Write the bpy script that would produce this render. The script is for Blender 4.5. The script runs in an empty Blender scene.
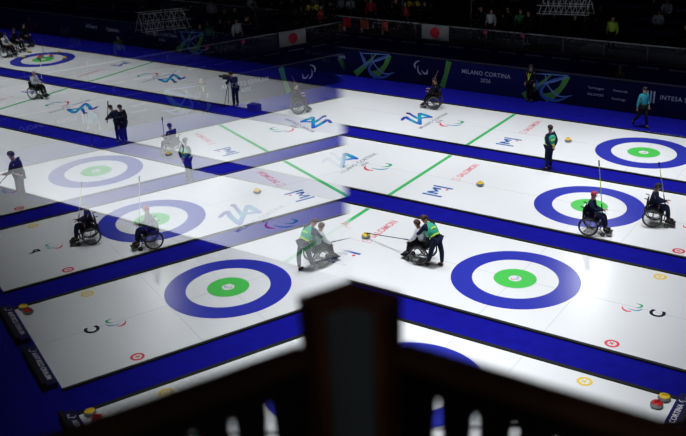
import bpy, bmesh, math, random
from mathutils import Vector, Matrix
random.seed(7)
PI = math.pi
scene = bpy.context.scene
COL = scene.collection

# ------------------------------------------------------------------ camera, world, lights, exposure
CAM = Vector((9.0706, -22.2438, 12.1512))
yaw, pitch, roll = -0.59084, 0.404985, -0.033389
fwd = Vector((math.sin(yaw)*math.cos(pitch), math.cos(yaw)*math.cos(pitch), -math.sin(pitch)))
rgt0 = Vector((math.cos(yaw), -math.sin(yaw), 0))
up0 = rgt0.cross(fwd)
rgt = math.cos(roll)*rgt0 + math.sin(roll)*up0
upv = -math.sin(roll)*rgt0 + math.cos(roll)*up0
cd = bpy.data.cameras.new('camera')
cam = bpy.data.objects.new('camera', cd); COL.objects.link(cam)
cam.matrix_world = Matrix(((rgt.x, upv.x, -fwd.x, CAM.x), (rgt.y, upv.y, -fwd.y, CAM.y), (rgt.z, upv.z, -fwd.z, CAM.z), (0, 0, 0, 1)))
cd.sensor_width = 36; cd.sensor_fit = 'HORIZONTAL'; cd.lens = 923.78*36/686
cd.clip_start = .01; cd.clip_end = 300
cd.dof.use_dof = True; cd.dof.focus_distance = 30; cd.dof.aperture_fstop = 1.9
scene.camera = cam

w = bpy.data.worlds.new('world'); scene.world = w; w.use_nodes = True
w.node_tree.nodes['Background'].inputs[0].default_value = (.35, .42, .6, 1)
w.node_tree.nodes['Background'].inputs[1].default_value = .012
scene.view_settings.view_transform = 'Standard'; scene.view_settings.look = 'None'
scene.view_settings.gamma = 1; scene.view_settings.use_curve_mapping = False
scene.view_settings.exposure = 0.0

def area(name, loc, target, size, power, spread=180, color=(1, 1, 1), size_y=None):
    ld = bpy.data.lights.new(name, 'AREA'); ld.energy = power; ld.color = color
    ld.shape = 'DISK' if size_y is None else 'RECTANGLE'; ld.size = size
    if size_y: ld.size_y = size_y
    ld.spread = math.radians(spread)
    o = bpy.data.objects.new(name, ld); COL.objects.link(o); o.location = loc
    o.rotation_euler = (Vector(target)-Vector(loc)).to_track_quat('-Z', 'Y').to_euler()
    return o
# overhead rig above the ice, narrow beams so that only the ice and the carpets are lit
for i, (x, pw) in enumerate([(-43, 260), (-37, 290), (-31, 310), (-25, 340), (-19, 370), (-13, 410), (-7, 440), (-1, 450), (3.4, 270)]):
    for y, k in ((-7, .46), (0, .36), (7, .36), (13, .30)):
        area('rig_light', (x, y, 15), (x, y+.3, 0), 2.2, pw*k*.93, 50, (.97, .985, 1))
# unseen warm fill added behind the camera to brighten the near post and railing
area('box_fill', (9.3, -23.6, 13.6), (8.4, -20.9, 11.1), .5, 18, 120, (1, .93, .85))
# floodlights over the far stand, mirrored in the ice
for x, pw in [(-5.3, 20), (-32.8, 40), (-50.9, 45), (-58, 40)]:
    area('flood_light', (x, 24, 12), (x+7, 1, 0), 1.1, pw, 60, (.97, .985, 1))

# ------------------------------------------------------------------ materials
MATS = {}
def mat(name, color, rough=.6, metal=0, spec=.5, noise=0, nscale=8, coat=0):
    if name in MATS: return MATS[name]
    m = bpy.data.materials.new(name); m.use_nodes = True
    b = m.node_tree.nodes['Principled BSDF']; nt = m.node_tree
    b.inputs['Base Color'].default_value = (*color, 1); b.inputs['Roughness'].default_value = rough
    b.inputs['Metallic'].default_value = metal; b.inputs['Specular IOR Level'].default_value = spec
    b.inputs['Coat Weight'].default_value = coat
    if noise:
        tc = nt.nodes.new('ShaderNodeTexCoord'); n = nt.nodes.new('ShaderNodeTexNoise'); n.inputs['Scale'].default_value = nscale
        n.inputs['Detail'].default_value = 5
        r = nt.nodes.new('ShaderNodeValToRGB')
        r.color_ramp.elements[0].position = .3; r.color_ramp.elements[1].position = .7
        r.color_ramp.elements[0].color = (*[c*(1-noise) for c in color], 1)
        r.color_ramp.elements[1].color = (*[min(1, c*(1+noise)) for c in color], 1)
        nt.links.new(tc.outputs['Object'], n.inputs['Vector']); nt.links.new(n.outputs['Fac'], r.inputs['Fac'])
        nt.links.new(r.outputs['Color'], b.inputs['Base Color'])
    MATS[name] = m; return m

def ice_like(name, color):
    m = mat(name, color, .22, 0, .5)
    if m.get('done'): return m
    m['done'] = 1
    nt = m.node_tree; b = nt.nodes['Principled BSDF']
    tc = nt.nodes.new('ShaderNodeTexCoord')
    mp = nt.nodes.new('ShaderNodeMapping'); mp.inputs['Scale'].default_value = (.25, 1.6, 1)
    n = nt.nodes.new('ShaderNodeTexNoise'); n.inputs['Scale'].default_value = 1.2; n.inputs['Detail'].default_value = 4
    r = nt.nodes.new('ShaderNodeMapRange'); r.inputs['To Min'].default_value = .22; r.inputs['To Max'].default_value = .27
    n2 = nt.nodes.new('ShaderNodeTexNoise'); n2.inputs['Scale'].default_value = 55; n2.inputs['Detail'].default_value = 2
    bp = nt.nodes.new('ShaderNodeBump'); bp.inputs['Strength'].default_value = .06; bp.inputs['Distance'].default_value = .004
    mx = nt.nodes.new('ShaderNodeMix'); mx.data_type = 'RGBA'
    mx.inputs['A'].default_value = (*[c*.988 for c in color], 1); mx.inputs['B'].default_value = (*color, 1)
    L = nt.links.new
    L(tc.outputs['Object'], mp.inputs['Vector']); L(mp.outputs['Vector'], n.inputs['Vector'])
    L(n.outputs['Fac'], r.inputs['Value']); L(r.outputs['Result'], b.inputs['Roughness'])
    L(tc.outputs['Object'], n2.inputs['Vector']); L(n2.outputs['Fac'], bp.inputs['Height']); L(bp.outputs['Normal'], b.inputs['Normal'])
    L(n.outputs['Fac'], mx.inputs['Factor']); L(mx.outputs['Result'], b.inputs['Base Color'])
    return m

ICE = ice_like('pebbled_ice', (.80, .82, .85))
RING_BLUE = ice_like('ring_blue', (.030, .040, .42))
RING_GREEN = ice_like('ring_green', (.08, .58, .10))
HOG = ice_like('hog_green', (.07, .50, .16))
CARPET = mat('blue_carpet', (.007, .007, .25), .95, 0, .04, .12, 3)
BLACK = mat('black_foam', (.006, .006, .007), .6, 0, .3)
INK_GREY = ice_like('ink_grey', (.25, .27, .33))
INK_RED = ice_like('ink_red', (.75, .06, .10))
INK_PINK = ice_like('ink_pink', (.80, .30, .34))
INK_BLUE = ice_like('ink_blue', (.03, .12, .42))
INK_PALE = ice_like('ink_pale_blue', (.15, .36, .55))
INK_GREEN = ice_like('ink_green', (.03, .38, .20))
INK_NAVY = ice_like('ink_navy', (.01, .012, .035))
INK_YEL = ice_like('ink_yellow', (.85, .62, .06))
LINE = ice_like('thin_line', (.52, .54, .58))
SKIN = mat('skin', (.50, .27, .19), .5)
NAVY = mat('navy_cloth', (.008, .012, .04), .85, 0, .2)
BLKCLOTH = mat('black_cloth', (.006, .006, .008), .85, 0, .2)
WHITECLOTH = mat('white_cloth', (.62, .64, .68), .85)
TEALCLOTH = mat('teal_cloth', (.02, .32, .42), .8)
VEST = mat('green_vest', (.03, .42, .26), .7)
VESTY = mat('vest_yellow', (.45, .75, .08), .7)
NEON = mat('neon_yellow_cloth', (.45, .75, .04), .7)
HAIR = mat('dark_hair', (.018, .010, .007), .7)
HAIRB = mat('brown_hair', (.07, .03, .015), .7)
PINKHAT = mat('pink_hat', (.45, .04, .08), .8)
GREYHAT = mat('pale_hat', (.5, .5, .5), .8)
STEEL = mat('steel', (.16, .165, .17), .45, .5)
DARKMETAL = mat('dark_metal', (.03, .03, .035), .4, .7)
RUBBER = mat('rubber', (.012, .012, .012), .8)
CARBON = mat('carbon_black', (.012, .012, .014), .5)
STICKY = mat('stick_yellow', (.55, .70, .05), .5)
SHOE = mat('shoe_black', (.01, .01, .012), .6)
REDSHOE = mat('shoe_red', (.5, .05, .03), .6)
GRANITE = mat('granite', (.22, .23, .23), .35, 0, .5, .35, 90)
H_YEL = mat('yellow_handle', (.85, .60, .03), .4)
H_RED = mat('red_handle', (.60, .01, .015), .4)
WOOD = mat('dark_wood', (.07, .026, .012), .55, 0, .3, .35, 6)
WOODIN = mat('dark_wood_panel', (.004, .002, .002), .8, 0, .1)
CHANNEL = mat("grey_channel", (.15, .19, .22), .45, .6)
WHITE = mat('white_paint', (.75, .76, .78), .6)
EYE = mat('eye_dark', (.01, .01, .01), .2)
LIP = mat('lip', (.35, .10, .09), .5)

# ------------------------------------------------------------------ helpers
def link(name, me, parent=None, m=None):
    o = bpy.data.objects.new(name, me); COL.objects.link(o)
    if m is not None and me is not None and len(me.materials) == 0: me.materials.append(m)
    if parent: o.parent = parent
    return o
def tag(o, label, cat=None, group=None):
    if label: o['label'] = label
    if cat: o['category'] = cat
    if group: o['group'] = group
    return o
def thing(name, label, cat, loc=(0, 0, 0), rz=0, group=None):
    o = bpy.data.objects.new(name, None); COL.objects.link(o); o.location = loc; o.rotation_euler = (0, 0, rz)
    o.empty_display_size = .2
    return tag(o, label, cat, group)
def struct(name, bm, m):
    o = obj(name, bm, m); o['kind'] = 'structure'; return o
def obj(name, bm, m, parent=None, smooth=False):
    me = bpy.data.meshes.new(name); bm.normal_update(); bm.to_mesh(me); bm.free()
    if smooth:
        for p in me.polygons: p.use_smooth = True
    return link(name, me, parent, m)
def B(): return bmesh.new()
def box(bm, x0, x1, y0, y1, z0, z1, bev=0):
    r = bmesh.ops.create_cube(bm, size=1)
    vs = r['verts']
    bmesh.ops.transform(bm, matrix=Matrix.Translation(((x0+x1)/2, (y0+y1)/2, (z0+z1)/2)) @ Matrix.Diagonal((x1-x0, y1-y0, z1-z0, 1)), verts=vs)
    if bev:
        es = list({e for v in vs for e in v.link_edges})
        bmesh.ops.bevel(bm, geom=es, offset=bev, segments=2, affect='EDGES', profile=.5)
    return bm
def tube(bm, a, b, r, r2=None, seg=10):
    a, b = Vector(a), Vector(b); d = b-a
    q = d.to_track_quat('Z', 'Y').to_matrix().to_4x4()
    bmesh.ops.create_cone(bm, cap_ends=True, segments=seg, radius1=r, radius2=r if r2 is None else r2, depth=d.length,
                          matrix=Matrix.Translation((a+b)/2) @ q)
    return bm
def path_tube(bm, pts, r, seg=8):
    for a, b in zip(pts, pts[1:]): tube(bm, a, b, r, seg=seg)
    for p in pts[1:-1]: bmesh.ops.create_icosphere(bm, subdivisions=1, radius=r*1.02, matrix=Matrix.Translation(p))
    return bm
def ball(bm, c, r, sub=2, sc=(1, 1, 1)):
    bmesh.ops.create_icosphere(bm, subdivisions=sub, radius=r, matrix=Matrix.Translation(c) @ Matrix.Diagonal((*sc, 1))); return bm
def lathe(bm, prof, seg=32, c=(0, 0, 0)):
    rings = []
    for r, z in prof:
        rings.append([bm.verts.new((c[0]+r*math.cos(2*PI*i/seg), c[1]+r*math.sin(2*PI*i/seg), c[2]+z)) for i in range(seg)])
    for a, b in zip(rings, rings[1:]):
        for i in range(seg): bm.faces.new((a[i], a[(i+1) % seg], b[(i+1) % seg], b[i]))
    bm.faces.new(rings[0][::-1]); bm.faces.new(rings[-1])
    return bm
def torus(bm, R, r, c=(0, 0, 0), axis='Y', seg=36, s2=8):
    rings = []
    for i in range(seg):
        a = 2*PI*i/seg; ring = []
        for j in range(s2):
            b = 2*PI*j/s2; q = R+r*math.cos(b); h = r*math.sin(b)
            p = (q*math.cos(a), h, q*math.sin(a)) if axis == 'Y' else (q*math.cos(a), q*math.sin(a), h)
            ring.append(bm.verts.new((c[0]+p[0], c[1]+p[1], c[2]+p[2])))
        rings.append(ring)
    for i in range(seg):
        A, Bn = rings[i], rings[(i+1) % seg]
        for j in range(s2): bm.faces.new((A[j], A[(j+1) % s2], Bn[(j+1) % s2], Bn[j]))
    return bm
def annulus(bm, r0, r1, z, c=(0, 0), seg=96, th=.0015):
    ring = []
    for i in range(seg):
        a = 2*PI*i/seg; cs, sn = math.cos(a), math.sin(a)
        ring.append([bm.verts.new((c[0]+r*cs, c[1]+r*sn, h)) for r, h in ((max(r0, .0005), z-th), (r1, z-th), (r1, z), (max(r0, .0005), z))])
    for i in range(seg):
        A, Q = ring[i], ring[(i+1) % seg]
        for j in range(4): bm.faces.new((A[j], Q[j], Q[(j+1) % 4], A[(j+1) % 4]))
    return bm
def prism(bm, pts, f, th):
    """pts: 2-D outline, f maps (u,v,h) to a 3-D point, th thickness"""
    lo = [bm.verts.new(f(u, v, 0)) for u, v in pts]; hi = [bm.verts.new(f(u, v, th)) for u, v in pts]
    try:
        bm.faces.new(lo[::-1]); bm.faces.new(hi)
    except ValueError: pass
    n = len(pts)
    for i in range(n): bm.faces.new((lo[i], lo[(i+1) % n], hi[(i+1) % n], hi[i]))
    return bm
def swoosh(pts, wid):
    """outline of a brush stroke through pts with a width at each point"""
    P = [Vector(p) for p in pts]
    # smooth with Catmull-Rom
    Q, W = [], []
    for i in range(len(P)-1):
        p0, p1, p2, p3 = P[max(i-1, 0)], P[i], P[i+1], P[min(i+2, len(P)-1)]
        for k in range(5):
            t = k/5; Q.append(.5*((2*p1)+(-p0+p2)*t+(2*p0-5*p1+4*p2-p3)*t*t+(-p0+3*p1-3*p2+p3)*t**3)); W.append(wid[i]*(1-t)+wid[i+1]*t)
    Q.append(P[-1]); W.append(wid[-1])
    L, R = [], []
    for i, q in enumerate(Q):
        d = (Q[min(i+1, len(Q)-1)]-Q[max(i-1, 0)]).normalized(); n = Vector((-d.y, d.x))
        L.append(q+n*W[i]/2); R.append(q-n*W[i]/2)
    return L, R
def stroke(bm, pts, wid, f, th=.0015):
    L, R = swoosh(pts, wid)
    for i in range(len(L)-1):
        prism(bm, [R[i], R[i+1], L[i+1], L[i]], f, th)
    return bm
def text_mesh(s, size, spacing=1.0, extrude=.0008, align='CENTER', bold=0):
    c = bpy.data.curves.new('lettering', 'FONT'); c.body = s; c.size = size; c.space_character = spacing
    c.align_x = align; c.align_y = 'CENTER'; c.extrude = extrude; c.offset = bold
    o = bpy.data.objects.new('tmp', c); COL.objects.link(o)
    dg = bpy.context.evaluated_depsgraph_get(); me = bpy.data.meshes.new_from_object(o.evaluated_get(dg))
    bpy.data.objects.remove(o); me.materials.clear(); return me
def text(name, s, size, m, parent, mw, spacing=1.0, bold=0, extrude=.0008, align='CENTER', sx=1):
    me = text_mesh(s, size, spacing, extrude, align, bold)
    me.transform(mw @ Matrix.Diagonal((sx, 1, 1, 1)))
    return link(name, me, parent, m)
def copy_tree(o, parent=None):
    c = o.copy(); COL.objects.link(c)
    if parent: c.parent = parent
    for ch in o.children: copy_tree(ch, c)
    return c

# ================================================================== THE SETTING
struct('floor', box(B(), -75, 16, -12, 40, -.3, 0), CARPET)
ZI = .01      # top of the ice
S = 6.1833; SW = 2.45; X0, X1 = -40.4, 5.5; TEE2 = -34.747

# reading frame painted on the ice: u runs away from the camera (+Y), v runs up the text (-X)
def ice_frame(cx, cy, flip=1, z=ZI, s=1):
    return lambda u, v, h: (cx-flip*v*s, cy+flip*u*s, z+.0005+h)
def ice_text_mat(cx, cy, flip=1, z=ZI+.0018):
    return Matrix.Translation((cx, cy, z)) @ Matrix.Rotation(flip_angle(flip), 4, 'Z')
def flip_angle(f): return PI/2 if f == 1 else -PI/2
AG = [([(.42, .97), (.18, .88), (.03, .66), (.10, .44)], [.02, .09, .13, .06]),
      ([(.30, .66), (.27, .40), (.36, .18), (.56, .05)], [.02, .09, .13, .05]),
      ([(.55, .36), (.76, .16), (.96, .20), (1.0, .46)], [.03, .11, .13, .02])]
# the winter-games mark: outlines in world metres relative to sheet A's centre line
def px_poly(pts):
    out = []
    for a, b in pts:
        u, v = 395+a/9.147, 105+b/9.147
        d = fwd + (u-343)/923.78*rgt + (218-v)/923.78*upv
        t = -CAM.z/d.z; P = CAM+t*d; out.append((P.x, P.y-2*S))
    return out
MARK = [px_poly(q) for q in (
    [(50, 145), (56, 126), (80, 109), (110, 106), (95, 125), (76, 144)],
    [(110, 106), (145, 128), (200, 155), (207, 158), (190, 173), (150, 156), (120, 140), (95, 125)],
    [(98, 82), (106, 70), (135, 72), (165, 92), (205, 112), (205, 134), (180, 122), (140, 95), (120, 86)],
    [(207, 78), (240, 73), (245, 150), (246, 180), (226, 184), (190, 173), (207, 158)],
    [(240, 73), (300, 92), (345, 110), (345, 120), (290, 111), (241, 95)],
    [(345, 120), (300, 120), (243, 128), (241, 114), (290, 111)])]

def mark_material():
    m = bpy.data.materials.new('mark_gradient'); m.use_nodes = True; nt = m.node_tree; b = nt.nodes['Principled BSDF']
    b.inputs['Roughness'].default_value = .25
    tc = nt.nodes.new('ShaderNodeTexCoord'); sp = nt.nodes.new('ShaderNodeSeparateXYZ')
    mr = nt.nodes.new('ShaderNodeMapRange'); mr.inputs['From Min'].default_value = -.75; mr.inputs['From Max'].default_value = .75
    r = nt.nodes.new('ShaderNodeValToRGB')
    e = r.color_ramp.elements
    e[0].position = 0; e[0].color = (.045, .01, .16, 1); e[1].position = 1; e[1].color = (.05, .03, .30, 1)
    for p, c in ((.3, (.02, .08, .55, 1)), (.55, (.01, .42, .50, 1)), (.62, (.02, .30, .62, 1)), (.8, (.03, .16, .62, 1))):
        k = e.new(p); k.color = c
    nt.links.new(tc.outputs['Object'], sp.inputs[0]); nt.links.new(sp.outputs['X'], mr.inputs['Value'])
    nt.links.new(mr.outputs['Result'], r.inputs['Fac']); nt.links.new(r.outputs['Color'], b.inputs['Base Color'])
    return m
MARKM = mark_material()

def house(parent, cx):
    c = (cx, 0); z = ZI+.002
    o = obj('house_ring', annulus(B(), 1.22, 1.83, z, c), RING_BLUE, parent); o['label'] = 'blue outer ring painted under the ice'
    o = obj('house_ring', annulus(B(), .18, .61, z, c), RING_GREEN, parent); o['label'] = 'green inner ring painted under the ice'
    bm = B(); annulus(bm, 1.214, 1.222, z+.001, c, th=.001); annulus(bm, .605, .615, z+.001, c, th=.001); annulus(bm, .175, .185, z+.001, c, th=.001)
    obj('ring_outline', bm, LINE, parent)
    f = 1 if cx > -10 else -1
    for (pts, wd), m in zip(AG, (INK_RED, INK_GREEN if False else INK_PALE, INK_BLUE)):
        obj('button_emblem', stroke(B(), [(a-.5, b-.5) for a, b in pts], wd, ice_frame(cx, 0, f, ZI+.001, .22)), m, parent)

def sheet(letter, yc, label):
    t = thing('curling_sheet', label, 'ice sheet', (0, yc, 0))
    obj('ice_surface', box(B(), X0, X1, -SW, SW, .001, ZI), ICE, t)
    bm = box(B(), X0-.1, X1+.05, -SW-.11, -SW-.01, .001, .05, .008); obj('side_bumper', bm, BLACK, t)
    bm = box(B(), X0-.1, X1+.05, SW-.02, SW+.08, .001, .05, .008); obj('side_bumper', bm, BLACK, t)
    bm = box(B(), X0, X1, -.008, .008, ZI, ZI+.0015)
    for cx in (0, TEE2):
        box(bm, cx-.006, cx+.006, -SW+.05, SW-.05, ZI, ZI+.0015)
        q = 1.83 if cx == 0 else -1.83
        box(bm, cx+q-.006, cx+q+.006, -SW+.05, SW-.05, ZI, ZI+.0015)
    obj('centre_line', bm, LINE, t)
    for cx in (0, TEE2): house(t, cx)
    for hx in (-6.4, TEE2+6.4):
        obj('hog_line', box(B(), hx-.08, hx+.08, -SW+.06, SW-.06, ZI, ZI+.0025), HOG, t)
    for f, ox in ((1, 0), (-1, TEE2)):      # the markings of the near end and, turned round, of the far end
        def X(x): return ox + f*x
        # mark: mesh origin at the mark's centre so the colour gradient follows it
        bm = B(); mc = (-9.98, -.06)
        for poly in MARK: prism(bm, [(x-mc[0], y-mc[1]) for x, y in poly], lambda u, v, h: (u, v, h), .0015)
        bmesh.ops.recalc_face_normals(bm, faces=bm.faces)
        o = obj('games_mark', bm, MARKM, t); o.location = (X(mc[0]), f*mc[1], ZI+.001); o.rotation_euler = (0, 0, 0 if f == 1 else PI)
        text('games_lettering', 'MILANO CORTINA', .29, INK_GREY, t, ice_text_mat(X(-9.12), f*-.1, f), 1.05, .004)
        text('games_lettering', '2026', .24, INK_GREY, t, ice_text_mat(X(-8.85), f*-.1, f), 1.05, .004)
        for (pts, wd), m in zip(AG, (INK_RED, INK_PALE, INK_GREEN)):
            obj('agitos_stroke', stroke(B(), [(a-.5, b-.5) for a, b in pts], wd, ice_frame(X(-8.25), f*-.12, f, ZI+.001, 1.0)), m, t)
            obj('agitos_stroke', stroke(B(), [(a-.5, b-.5) for a, b in pts], wd, ice_frame(X(3.38), f*-.05, f, ZI+.001, .55)), m, t)
        text('sponsor_lettering', 'SALOMON', .36, INK_PINK, t, ice_text_mat(X(-5.05), f*1.15, f), 1.0, .010, sx=.88)
        bm = B(); fr = ice_frame(X(-5.05), f*.13, f, ZI+.001, .34)
        stroke(bm, [(.45, .35), (.1, .45), (-.3, .3), (-.2, 0), (.25, -.08), (.3, -.32), (-.1, -.45), (-.45, -.3)], [.08]*8, fr)
        obj('sponsor_emblem', bm, INK_PINK, t)
        bm = B(); fr = ice_frame(X(-5.08), f*-1.25, f, ZI+.001, 1)
        for u in (-.42, .42): prism(bm, [(u-.055, -.38), (u+.055, -.38), (u+.055, .38), (u-.055, .38)], fr, .0015)
        prism(bm, [(-.28, -.12), (-.16, -.12), (-.16, .14), (0, -.06), (.16, .14), (.16, -.02), (.28, -.02), (.28, .30), (.16, .30), (0, .10), (-.16, .30), (-.28, .30)], fr, .0015)
        obj('sponsor_emblem', bm, INK_BLUE, t)
        obj('sponsor_dot', prism(B(), [(.26+.06*math.cos(k*PI/6), -.24+.06*math.sin(k*PI/6)) for k in range(12)], fr, .0015), INK_RED, t)
        text('sheet_letter', letter, .53, INK_NAVY, t, ice_text_mat(X(4.05), f*-.05, f), 1, .02)
        for y, m, nm in ((2.11, INK_YEL, 'yellow'), (-2.11, INK_RED, 'red')):
            bm = B(); c = (X(3.5), f*y)
            annulus(bm, .115, .185, ZI+.0025, c, 32)
            for k in range(5):
                a = k*2*PI/5
                tube(bm, (c[0], c[1], ZI+.001), (c[0]+.085*math.cos(a), c[1]+.085*math.sin(a), ZI+.001), .012, seg=5)
            o = obj('corner_mark', bm, m, t); o['label'] = nm + ' ring mark near the sheet corner'
    return t
sheet('D', -S, 'white curling sheet nearest the dark wooden rail, partly cut off by it')
sheet('C', 0, 'white curling sheet lettered C where a helper holds a wheelchair')
sheet('B', S, 'white curling sheet with two wheelchair athletes at its blue and green rings')
sheet('A', 2*S, 'farthest white curling sheet, beside the carpet along the dark advertising wall')

# ------------------------------------------------------------------ advertising wall behind sheet A
WALLBLUE = mat('wall_navy', (.0025, .004, .036), .8, 0, .06, .25, .35)
WALLTOP = mat('wall_dark', (.004, .005, .025), .6)
SW_G = mat('swoosh_green', (.05, .22, .03), .6)
SW_B = mat('swoosh_blue', (.03, .10, .42), .6)
SW_L = mat('swoosh_light', (.10, .20, .55), .6)
SIGN = mat('sign_white', (.30, .32, .45), .6)
YW = 17.25
adw = thing('advertising_wall', 'long low dark blue advertising wall with white lettering behind the farthest sheet', 'wall board', (0, YW, 0))
obj('wall_panel', box(B(), -72, 14, 0, .12, 0, 1.4, .01), WALLBLUE, adw)
obj('cap_rail', box(B(), -72, 14, -.02, .16, 1.4, 1.44), WALLTOP, adw)
wf = lambda cx, cz, s=1: (lambda u, v, h: (cx+u*s, -.003-h, cz+v*s))
WT = lambda x, z: Matrix.Translation((x, -.004, z)) @ Matrix.Rotation(PI/2, 4, 'X')
def wall_group(cx):
    f = wf(cx, 0)
    g, b, l = B(), B(), B()
    stroke(g, [(-1.6, .12), (-1.2, .45), (-.7, .9), (-.3, 1.3)], [.34, .26, .14, .04], f, .002)
    stroke(g, [(-.55, .18), (-.2, .34), (.2, .75), (.45, 1.32)], [.42, .34, .22, .30], f, .002)
    obj('green_swoosh', g, SW_G, adw)
    f2 = wf(cx, 0); 
    ff = lambda u, v, h: f(u, v, h+.003)
    stroke(b, [(-1.3, 1.34), (-1.05, .9), (-.9, .5)], [.02, .22, .05], ff, .002)
    stroke(b, [(.6, .42), (.1, .14), (-.5, .16), (-.75, .5), (-.4, .95), (.3, 1.28)], [.03, .12, .18, .16, .1, .03], ff, .002)
    obj('blue_swoosh', b, SW_B, adw)
    fg = lambda u, v, h: f(u, v, h+.006)
    stroke(l, [(-1.25, 1.25), (-.4, 1.3), (.5, 1.34)], [.03, .06, .03], fg, .002)
    stroke(l, [(-.6, 1.32), (-.45, .8), (.1, .35), (.75, .45)], [.03, .06, .07, .02], fg, .002)
    stroke(l, [(.5, 1.3), (-.2, .98), (-.95, .75), (-1.5, .3)], [.05, .07, .05, .02], fg, .002)
    obj('light_swoosh', l, SW_L, adw)
for cx in (-14.75, -5.45, -27.1): wall_group(cx)
# second, paler panel field around the lettering
obj('panel_field', box(B(), -11.15, -6.7, -.004, -.001, .02, 1.38), mat('panel_blue', (.005, .008, .075), .8, 0, .06), adw)
g = B(); stroke(g, [(-11.3, .05), (-11.1, .7), (-10.95, 1.36)], [.3, .22, .3], lambda u, v, h: (u, -.005-h, v), .002); obj('green_swoosh', g, SW_G, adw)
for (pts, wd) in AG:
    obj('agitos_stroke', stroke(B(), [(a-.5, b-.5) for a, b in pts], wd, wf(-12.5, .86, .74)), SIGN, adw)
for cx in (-9.0, -18.2, -29.9):
    text('wall_lettering', 'MILANO CORTINA', .28, SIGN, adw, WT(cx, .95), 1.08, .003)
    text('wall_lettering', '2026', .25, SIGN, adw, WT(cx, .62), 1.08, .003)
for x, z, s in ((-3.65, .92, 'Technogym'), (-2.55, .92, 'Powerade'), (-3.65, .62, 'SALOMON'), (-2.6, .55, 'Esselunga')):
    text('sponsor_lettering', s, .15, SIGN, adw, WT(x, z), 1.05)
bm = B()
for k, zz in ((-1.36, 0), (-1.22, 0), (-1.08, 0)):
    box(bm, k-.035, k+.035, -.006, -.003, .58, 1.1)
obj('sponsor_emblem', bm, SIGN, adw)
text('sponsor_lettering', 'INTESA SANPAOLO', .27, SIGN, adw, WT(.42, .86), 1.08)
text('sponsor_lettering', 'Allianz', .34, SIGN, adw, WT(-35.8, .92), 1.1, .006)
text('sponsor_lettering', 'Deloitte.', .32, SIGN, adw, WT(-33.9, .86), 1.0, .006)
# carpet lettering beyond sheet A
ob = text('carpet_lettering', 'MILANO CORTINA 2026', .22, SIGN, None, Matrix.Translation((-.1, 14.98, .002)), 1.05)
tag(ob, 'small pale lettering on the blue carpet behind the far right ring', 'lettering')
# grandstand fascia and glass balustrade
FASC = mat('fascia_navy', (.004, .006, .07), .8, 0, .1)
YF = 19.3
fa = thing('grandstand_fascia', 'dark navy fascia below the glass balustrade of the far stand', 'fascia', (0, YF, 0))
obj('fascia_panel', box(B(), -72, 14, 0, .15, 0, 1.72), FASC, fa)
obj('fascia_ledge', box(B(), -72, 14, -.05, .3, 1.72, 1.78), WALLTOP, fa)
for k in range(-32, 9):
    text('fascia_lettering', 'MILANO CORTINA 2026', .085, SIGN, fa, Matrix.Translation((-.6+k*1.37, -.004, 1.56)) @ Matrix.Rotation(PI/2, 4, 'X'), 1.0, .003)
PANE = bpy.data.materials.new('balustrade_glass'); PANE.use_nodes = True
nt = PANE.node_tree; nt.nodes.clear()
o_ = nt.nodes.new('ShaderNodeOutputMaterial'); mx = nt.nodes.new('ShaderNodeMixShader'); tr = nt.nodes.new('ShaderNodeBsdfTransparent'); df = nt.nodes.new('ShaderNodeBsdfPrincipled')
df.inputs['Base Color'].default_value = (.12, .13, .15, 1); df.inputs['Roughness'].default_value = .3
tr.inputs[0].default_value = (.85, .88, .9, 1); mx.inputs[0].default_value = .13
nt.links.new(tr.outputs[0], mx.inputs[1]); nt.links.new(df.outputs[0], mx.inputs[2]); nt.links.new(mx.outputs[0], o_.inputs[0])
ALU = mat('aluminium', (.22, .23, .24), .4, .5)
gr = thing('glass_railing', 'long glass railing with pale metal handrail along the front of the far stand', 'glass railing', (0, YF+.12, 1.78))
for k in range(-22, 15):
    x = -15.95+1.97*k
    obj('glass_panel', box(B(), x+.05, x+1.92, -.008, .008, .04, .70), PANE, gr)
    obj('post', box(B(), x-.035, x+.035, -.03, .03, 0, .74, .005), DARKMETAL, gr)
obj('handrail', box(B(), -59.3, 13.6, -.03, .03, .74, .79, .008), ALU, gr)
# stand tiers
TIER = mat('stand_tier', (.006, .008, .03), .8)
SEATB = mat('seat_blue', (.008, .012, .07), .6)
bm = box(B(), -75, 15, YF+.15, 21.6, 0, 1.7)
for k in range(9): box(bm, -75, 15, 21.6+k*.9, 22.5+k*.9, 0, 1.75+.38*(k+1)-.3)
struct('floor_stand_tiers', bm, TIER)
struct('wall_back', box(B(), -75, 15, 34, 34.3, 0, 12), mat('hall_wall', (.006, .006, .012), .9))
struct('wall_left', box(B(), -75.3, -75, -12, 34, 0, 12), MATS['hall_wall'])
def tier_z(k): return 1.75+.38*(k+1)-.3
def tier_y(k): return 22.05+k*.9
for k, nm in enumerate(('lowest', 'second', 'third', 'fourth', 'fifth', 'highest built')):
    bt = thing('bench', '%s long dark blue bench of the far stand' % nm, 'bench', (0, tier_y(k)+.12, tier_z(k)))
    obj('seat_plank', box(B(), -60, 13, -.2, .2, .38, .43, .01), SEATB, bt)
    obj('backrest_plank', box(B(), -60, 13, .20, .24, .55, .80, .01), SEATB, bt)
    for q in range(-60, 14, 3):
        bm = box(B(), q-.03, q+.03, -.12, .2, 0, .38); box(bm, q-.02, q+.02, .17, .21, .36, .6); obj('bracket', bm, DARKMETAL, bt)

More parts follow.
